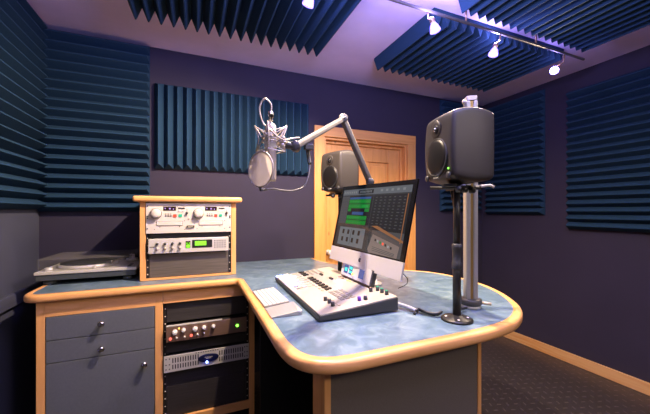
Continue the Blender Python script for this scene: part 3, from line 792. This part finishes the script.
for z_ in (.060, .032): bk.lathe([(.002, -.010), (.008, -.0075), (.0105, 0), (.008, .0075), (.002, .010)], None, Matrix.Translation(sv(.046, z_)), 14)
bk.build('swivel_mount', 'champ', shock)
# pop filter
POP = Vector((.219, 1.130, 1.530)); pn_ = Vector((-.60, -.80, .02)).normalized()
pop = thing('pop_filter', 'round pale fabric pop filter in front of the microphone', 'pop filter', POP)
ring = MB(); T = aim((0, 0, 0), pn_)
# the ring is seen at an angle: normal turned to the left of the camera
pn_ = Vector((-.86, -.51, .0)).normalized(); T = aim((0, 0, 0), pn_)
rr = .064
MB().tube([T @ Vector((rr*math.cos(2*PI*i/40), rr*math.sin(2*PI*i/40), 0)) for i in range(40)], .003, n=8, closed=True).build('hoop', 'champ', pop)
MB().lathe([(rr-.001, 0), (rr*.6, .0035), (.0002, .005)], None, T, 40, cap=False).build('fabric', 'popmesh', pop)
MB().tube([Vector((0, 0, -.064)), Vector((.002, .002, -.074)), Vector((.018, .006, -.073))], .006).build('clamp', 'dark', pop)
gn = [(.240, 1.137, 1.457), (.270, 1.150, 1.462), (.320, 1.175, 1.458), (.367, 1.201, 1.461), (.412, 1.218, 1.478), (.437, 1.235, 1.515), (.456, 1.262, 1.575), (.454, 1.272, 1.62), (.448, 1.272, 1.655)]
MB().tube([Vector(p)-POP for p in spline(gn, 6)], .0036, n=8).build('gooseneck', 'armgrey', pop)
MB().tube([Vector(p)-POP for p in spline([(.457, 1.264, 1.582), (.455, 1.271, 1.61), (.449, 1.271, 1.652)], 5)], .0085).build('gooseneck_end', 'dark', pop)
MB().tube([Vector(p)-POP for p in [(.449, 1.269, 1.655), (.445, 1.268, 1.668)]], .012).box((.430-POP.x, 1.245-POP.y, 1.640-POP.z), (.468-POP.x, 1.268-POP.y, 1.665-POP.z)).build('arm_clamp', 'dark', pop, .003)
# mic cable loop
lp = [(.270, 1.188, 1.762), (.272, 1.187, 1.785), (.262, 1.191, 1.803), (.250, 1.196, 1.812), (.237, 1.201, 1.800), (.230, 1.204, 1.775), (.234, 1.203, 1.742), (.247, 1.199, 1.712), (.262, 1.16, 1.685), (.285, 1.15, 1.66), (.318, 1.165, 1.652), (.345, 1.180, 1.662), (.385, 1.188, 1.672)]
tag(MB().tube(spline(lp, 6), .0034, n=8).build('microphone_cable', 'champ'), 'pale microphone cable looping above the studio microphone', 'cable')

# ------------------------------------------------------------------ loudspeakers
m, nt, b = nmat('logo_white'); setc(b, (.6, .6, .6), .4); M['logo'] = m
def text_mesh(txt, size, name, mat, parent, loc, rot):
    cu = bpy.data.curves.new(name, 'FONT'); cu.body = txt; cu.size = size; cu.align_x = 'CENTER'; cu.extrude = .0003
    t = bpy.data.objects.new('tmp', cu); C.objects.link(t)
    bpy.context.view_layer.update()
    me = bpy.data.meshes.new_from_object(t.evaluated_get(bpy.context.evaluated_depsgraph_get()))
    bpy.data.objects.remove(t)
    me.materials.clear(); me.materials.append(M[mat])
    o = bpy.data.objects.new(name, me); C.objects.link(o); o.parent = parent; o.location = loc; o.rotation_euler = rot
    return o
SW, SD, SH = .202, .192, .284
def speaker(label, loc, face, lit=False):
    t = thing('loudspeaker', label, 'speaker', loc, math.atan2(face[1], face[0])+PI/2, 'monitor speakers on desk stands')
    bm_ = MB(); N = 8
    def shp(a, b_, c):   # a,b,c in -1..1 : x, y(depth, -1 front), z
        dz = 1-.13*max(0, -b_)**1.5-.10*max(0, b_)**2 + .0
        zz = c*(SH/2)*dz*(1-.03*a*a)
        xx = a*(SW/2)*(1-.03*c*c)*(1-.10*max(0, b_)**2)
        yy = b_*SD/2
        if b_ < 0: yy += .012*(a*a*.3+c*c*.7)*(-b_)**2
        return (xx, yy, zz+SH/2)
    vd = {}
    def V(i, j, k):
        if (i, j, k) not in vd: vd[(i, j, k)] = bm_.bm.verts.new(shp(2*i/N-1, 2*j/N-1, 2*k/N-1))
        return vd[(i, j, k)]
    for i in range(N):
        for j in range(N):
            for s_ in (0, N):
                for f in ((V(i, j, s_), V(i+1, j, s_), V(i+1, j+1, s_), V(i, j+1, s_)), (V(i, s_, j), V(i+1, s_, j), V(i+1, s_, j+1), V(i, s_, j+1)), (V(s_, i, j), V(s_, i+1, j), V(s_, i+1, j+1), V(s_, i, j+1))):
                    bm_.bm.faces.new(f)
    bm_.build('enclosure', 'spkgrey', t, .016, 4, smooth=True)
    fy = -SD/2+.001
    wz = .104
    MB().lathe([(.074, -.006), (.074, .002), (.070, .003), (.070, .0015)], None, aim((0, fy, wz), (0, -1, .02)), 40).build('woofer_ring', 'dark', t)
    MB().lathe([(.070, .0), (.069, .0025), (.058, .006), (.036, .009), (.004, .0105)], None, aim((0, fy, wz), (0, -1, .02)), 40).build('woofer_grille', 'grille', t)
    tz = .212
    MB().lathe([(.034, .0), (.033, .0022), (.021, .0012), (.020, .0014)], None, aim((0, fy, tz), (0, -1, -.02)), 32).build('waveguide', 'spkgrey', t)
    MB().lathe([(.0165, .001), (.0165, .004), (.0135, .0045)], None, aim((0, fy, tz), (0, -1, -.02)), 24).build('tweeter_grille', 'blackpl', t)
    MB().lathe([(.009, .004), (.007, .009), (.002, .0105)], None, aim((0, fy, tz), (0, -1, -.02)), 16).build('tweeter_dome', 'chrome', t)
    for x in (-.076, .076):
        MB().lathe([(.0125, 0), (.0125, .004), (.006, .006)], None, aim((x, fy+.006, .028), (0, -1, 0)), 16).build('front_screw', 'dark', t)
    if lit: cyl('green_light', (.078, fy+.004, .052), (0, -1, 0), .0028, .003, 'ledgreen', t, 8)
    text_mesh('GENELEC', .009, 'logo', 'logo', t, (0, fy-.001, .022), (PI/2, 0, 0))
    return t
RS = (.952, .930); LS = (.91, 1.91)
speaker('dark grey two-way speaker on the black pole at the near right of the desk', (RS[0]+.012, RS[1]+.005, 1.484), (-.978, .208), True)
speaker('dark grey two-way speaker in front of the wooden door, farther of the pair', (LS[0], LS[1], 1.500), (-.95, -.32))
def stand(label, loc, top):
    t = thing('speaker_stand', label, 'speaker stand', (loc[0], loc[1], .951), 0, 'speaker stands clamped to the desk')
    MB().lathe([(.060, 0), (.060, .005), (.052, .010), (.030, .012), (.018, .020)], None, None, 30).build('base', 'rackblk', t)
    for k in range(4): MB().lathe([(.006, .009), (.005, .013)], None, Matrix.Translation((.040*math.cos(k*PI/2+.6), .040*math.sin(k*PI/2+.6), 0)), 8).build('base_screw', 'silver', t)
    MB().lathe([(.0155, .018), (.0155, .29)], None, None, 18).build('lower_tube', 'rackblk', t)
    MB().lathe([(.013, .29), (.013, top-.012)], None, None, 18).build('upper_tube', 'rackblk', t)
    MB().lathe([(.0175, .20), (.0185, .205), (.0185, .225), (.0165, .228), (.0165, .275), (.0185, .278), (.0185, .296), (.014, .30)], None, None, 20).build('collar', 'dark', t)
    MB().box((-.07, -.030, top-.013), (.07, .030, top-.002)).build('cradle', 'rackblk', t, .004)
    for x in (-.07, .07): MB().tube([(x, -.065, top-.014), (x*.6, 0, top-.016), (x, .075, top-.014)], .007).build('cradle_arm', 'rackblk', t)
    for x in (-.07, -.02, .05): MB().lathe([(.012, 0), (.012, .016), (.008, .02)], None, aim((x, -.030, top-.024), (0, -1, 0)), 14).build('clamp_knob', 'blackpl', t)
    return t
s1 = stand('slim black speaker pole with round base at the near right desk edge', RS, .533)
s1.rotation_euler.z = R(20)
stand('black speaker pole mostly hidden behind the computer monitor', LS, .549)

# silver column
col = thing('aluminium_column', 'thick silver aluminium column behind the black speaker pole', 'column', (1.135, 1.03, .951), R(-30))
cb = MB()
for s_ in (-1, 1): cb.box((s_*.0155-.0105, -.022, .030), (s_*.0155+.0105, .022, .915))
cb.build('profile', 'alu', col, .006, 3)
box('slot', (-.006, -.018, .030), (.006, .018, .913), 'gold', col)
MB().lathe([(.042, 0), (.042, .010), (.036, .013)], None, None, 24).build('base', 'silver', col)
MB().lathe([(.044, .014), (.046, .017), (.046, .036), (.040, .040)], None, None, 24).build('clamp_ring', 'armgrey', col)
MB().tube([(.04, -.02, .025), (.075, -.035, .025)], .007).build('clamp_lever', 'champ', col)
box('top_cap', (-.022, -.022, .915), (.022, .022, .936), 'cream', col, .004)
MB().lathe([(.008, 0), (.009, .008), (.006, .014)], None, aim((-.024, -.01, .912), (-1, 0, 0)), 12).build('top_knob', 'cream', col)
br = MB().tube([(.02, -.01, .535), (.075, -.02, .540), (.090, -.025, .532)], .006).build('side_hook', 'cream', col)

# cables on the desk
tag(MB().tube(spline([(.862, 1.055, .9575), (.852, 1.10, .962), (.83, 1.135, .968), (.80, 1.15, .972)], 6), .0085, n=10).build('audio_cable', 'white'), 'thick white cable end leaving the console beside the black cable', 'cable')
tag(MB().tube(spline([(.925, .985, .966), (.90, .99, .9575), (.885, 1.03, .9575), (.875, 1.06, .959), (.855, 1.055, .957), (.835, 1.04, .956)], 6), .0055, n=8).tube(spline([(.925, .98, .972), (.895, .985, .9655), (.875, 1.02, .9645), (.868, 1.055, .968), (.85, 1.05, .964)], 6), .0045, n=8).build('power_cable', 'dark'), 'black cable bundle running over the desk to the speaker pole base', 'cable')
tag(MB().tube(spline([(.955, .935+.025, 1.46), (.985, .955, 1.30), (.977, .95, 1.15), (.995, .96, 1.08), (.992, .95, 1.02), (.975, .945, .985), (1.03, .985, .966), (1.08, 1.0, .962)], 7), .0048, n=8).build('speaker_cable', 'blackpl'), 'black speaker cable hanging down beside the slim black pole', 'cable')
tag(MB().tube(spline([(.90, 1.27, 1.10), (.962, 1.29, 1.065), (1.004, 1.306, 1.03), (1.045, 1.37, .985), (1.03, 1.42, .954)], 6), .0022, n=6).build('thin_cable', 'blackpl'), 'thin dark cable drooping from the lower right monitor corner', 'cable')

# ------------------------------------------------------------------ track lights
tr = thing('light_track', 'thin metal light track running across under the ceiling', 'light track', (0, 1.385, 2.50))
box('rail', (.2, -.006, -.007), (2.66, .006, .007), 'armgrey', tr, .002)
for x in (1.02, 1.49, 2.12): cyl('ceiling_post', (x, 0, .008), (0, 0, 1), .006, .112, 'copper', tr, 12)
spots_l = ['track spotlight at top centre, above the microphone, cut by the photo edge', 'track spotlight glowing violet, second from the left, above the boom arm',
           'small violet track spotlight above the right speaker', 'warm track spotlight shining at the camera, last on the right']
for i, ((p, t), lb) in enumerate(zip(SPOTS, spots_l)):
    p = Vector(p); dr = (Vector(t)-p).normalized()
    s_ = thing('track_spotlight', lb, 'spotlight', p, 0, 'spotlights on the ceiling track'); Z8 = Matrix.Diagonal((.84, .84, .9, 1))
    back = -dr*.052
    top = Vector((back.x, 1.385-p.y, 2.492-p.z))
    MB().tube([top, Vector((back.x, (1.385-p.y)*.9, back.z+.015)), back], .005, n=8).build('stem', 'copper', s_)
    MB().lathe([(.010, -.058), (.014, -.052), (.015, -.034), (.013, -.032)], None, aim((0, 0, 0), dr), 18).build('socket', 'copper', s_)
    MB().lathe([(.014, -.032), (.026, -.012), (.033, .012), (.034, .022), (.032, .022), (.031, .012), (.024, -.011), (.012, -.030)], None, aim((0, 0, 0), dr) @ Z8, 24, cap=False).build('glass_shade', 'shade', s_)
    MB().lathe([(.006, -.030), (.020, -.008), (.026, .010), (.020, .016), (.004, .018)], None, aim((0, 0, 0), dr) @ Z8, 20).build('bulb', 'bulbwarm' if i == 3 else 'bulb', s_)
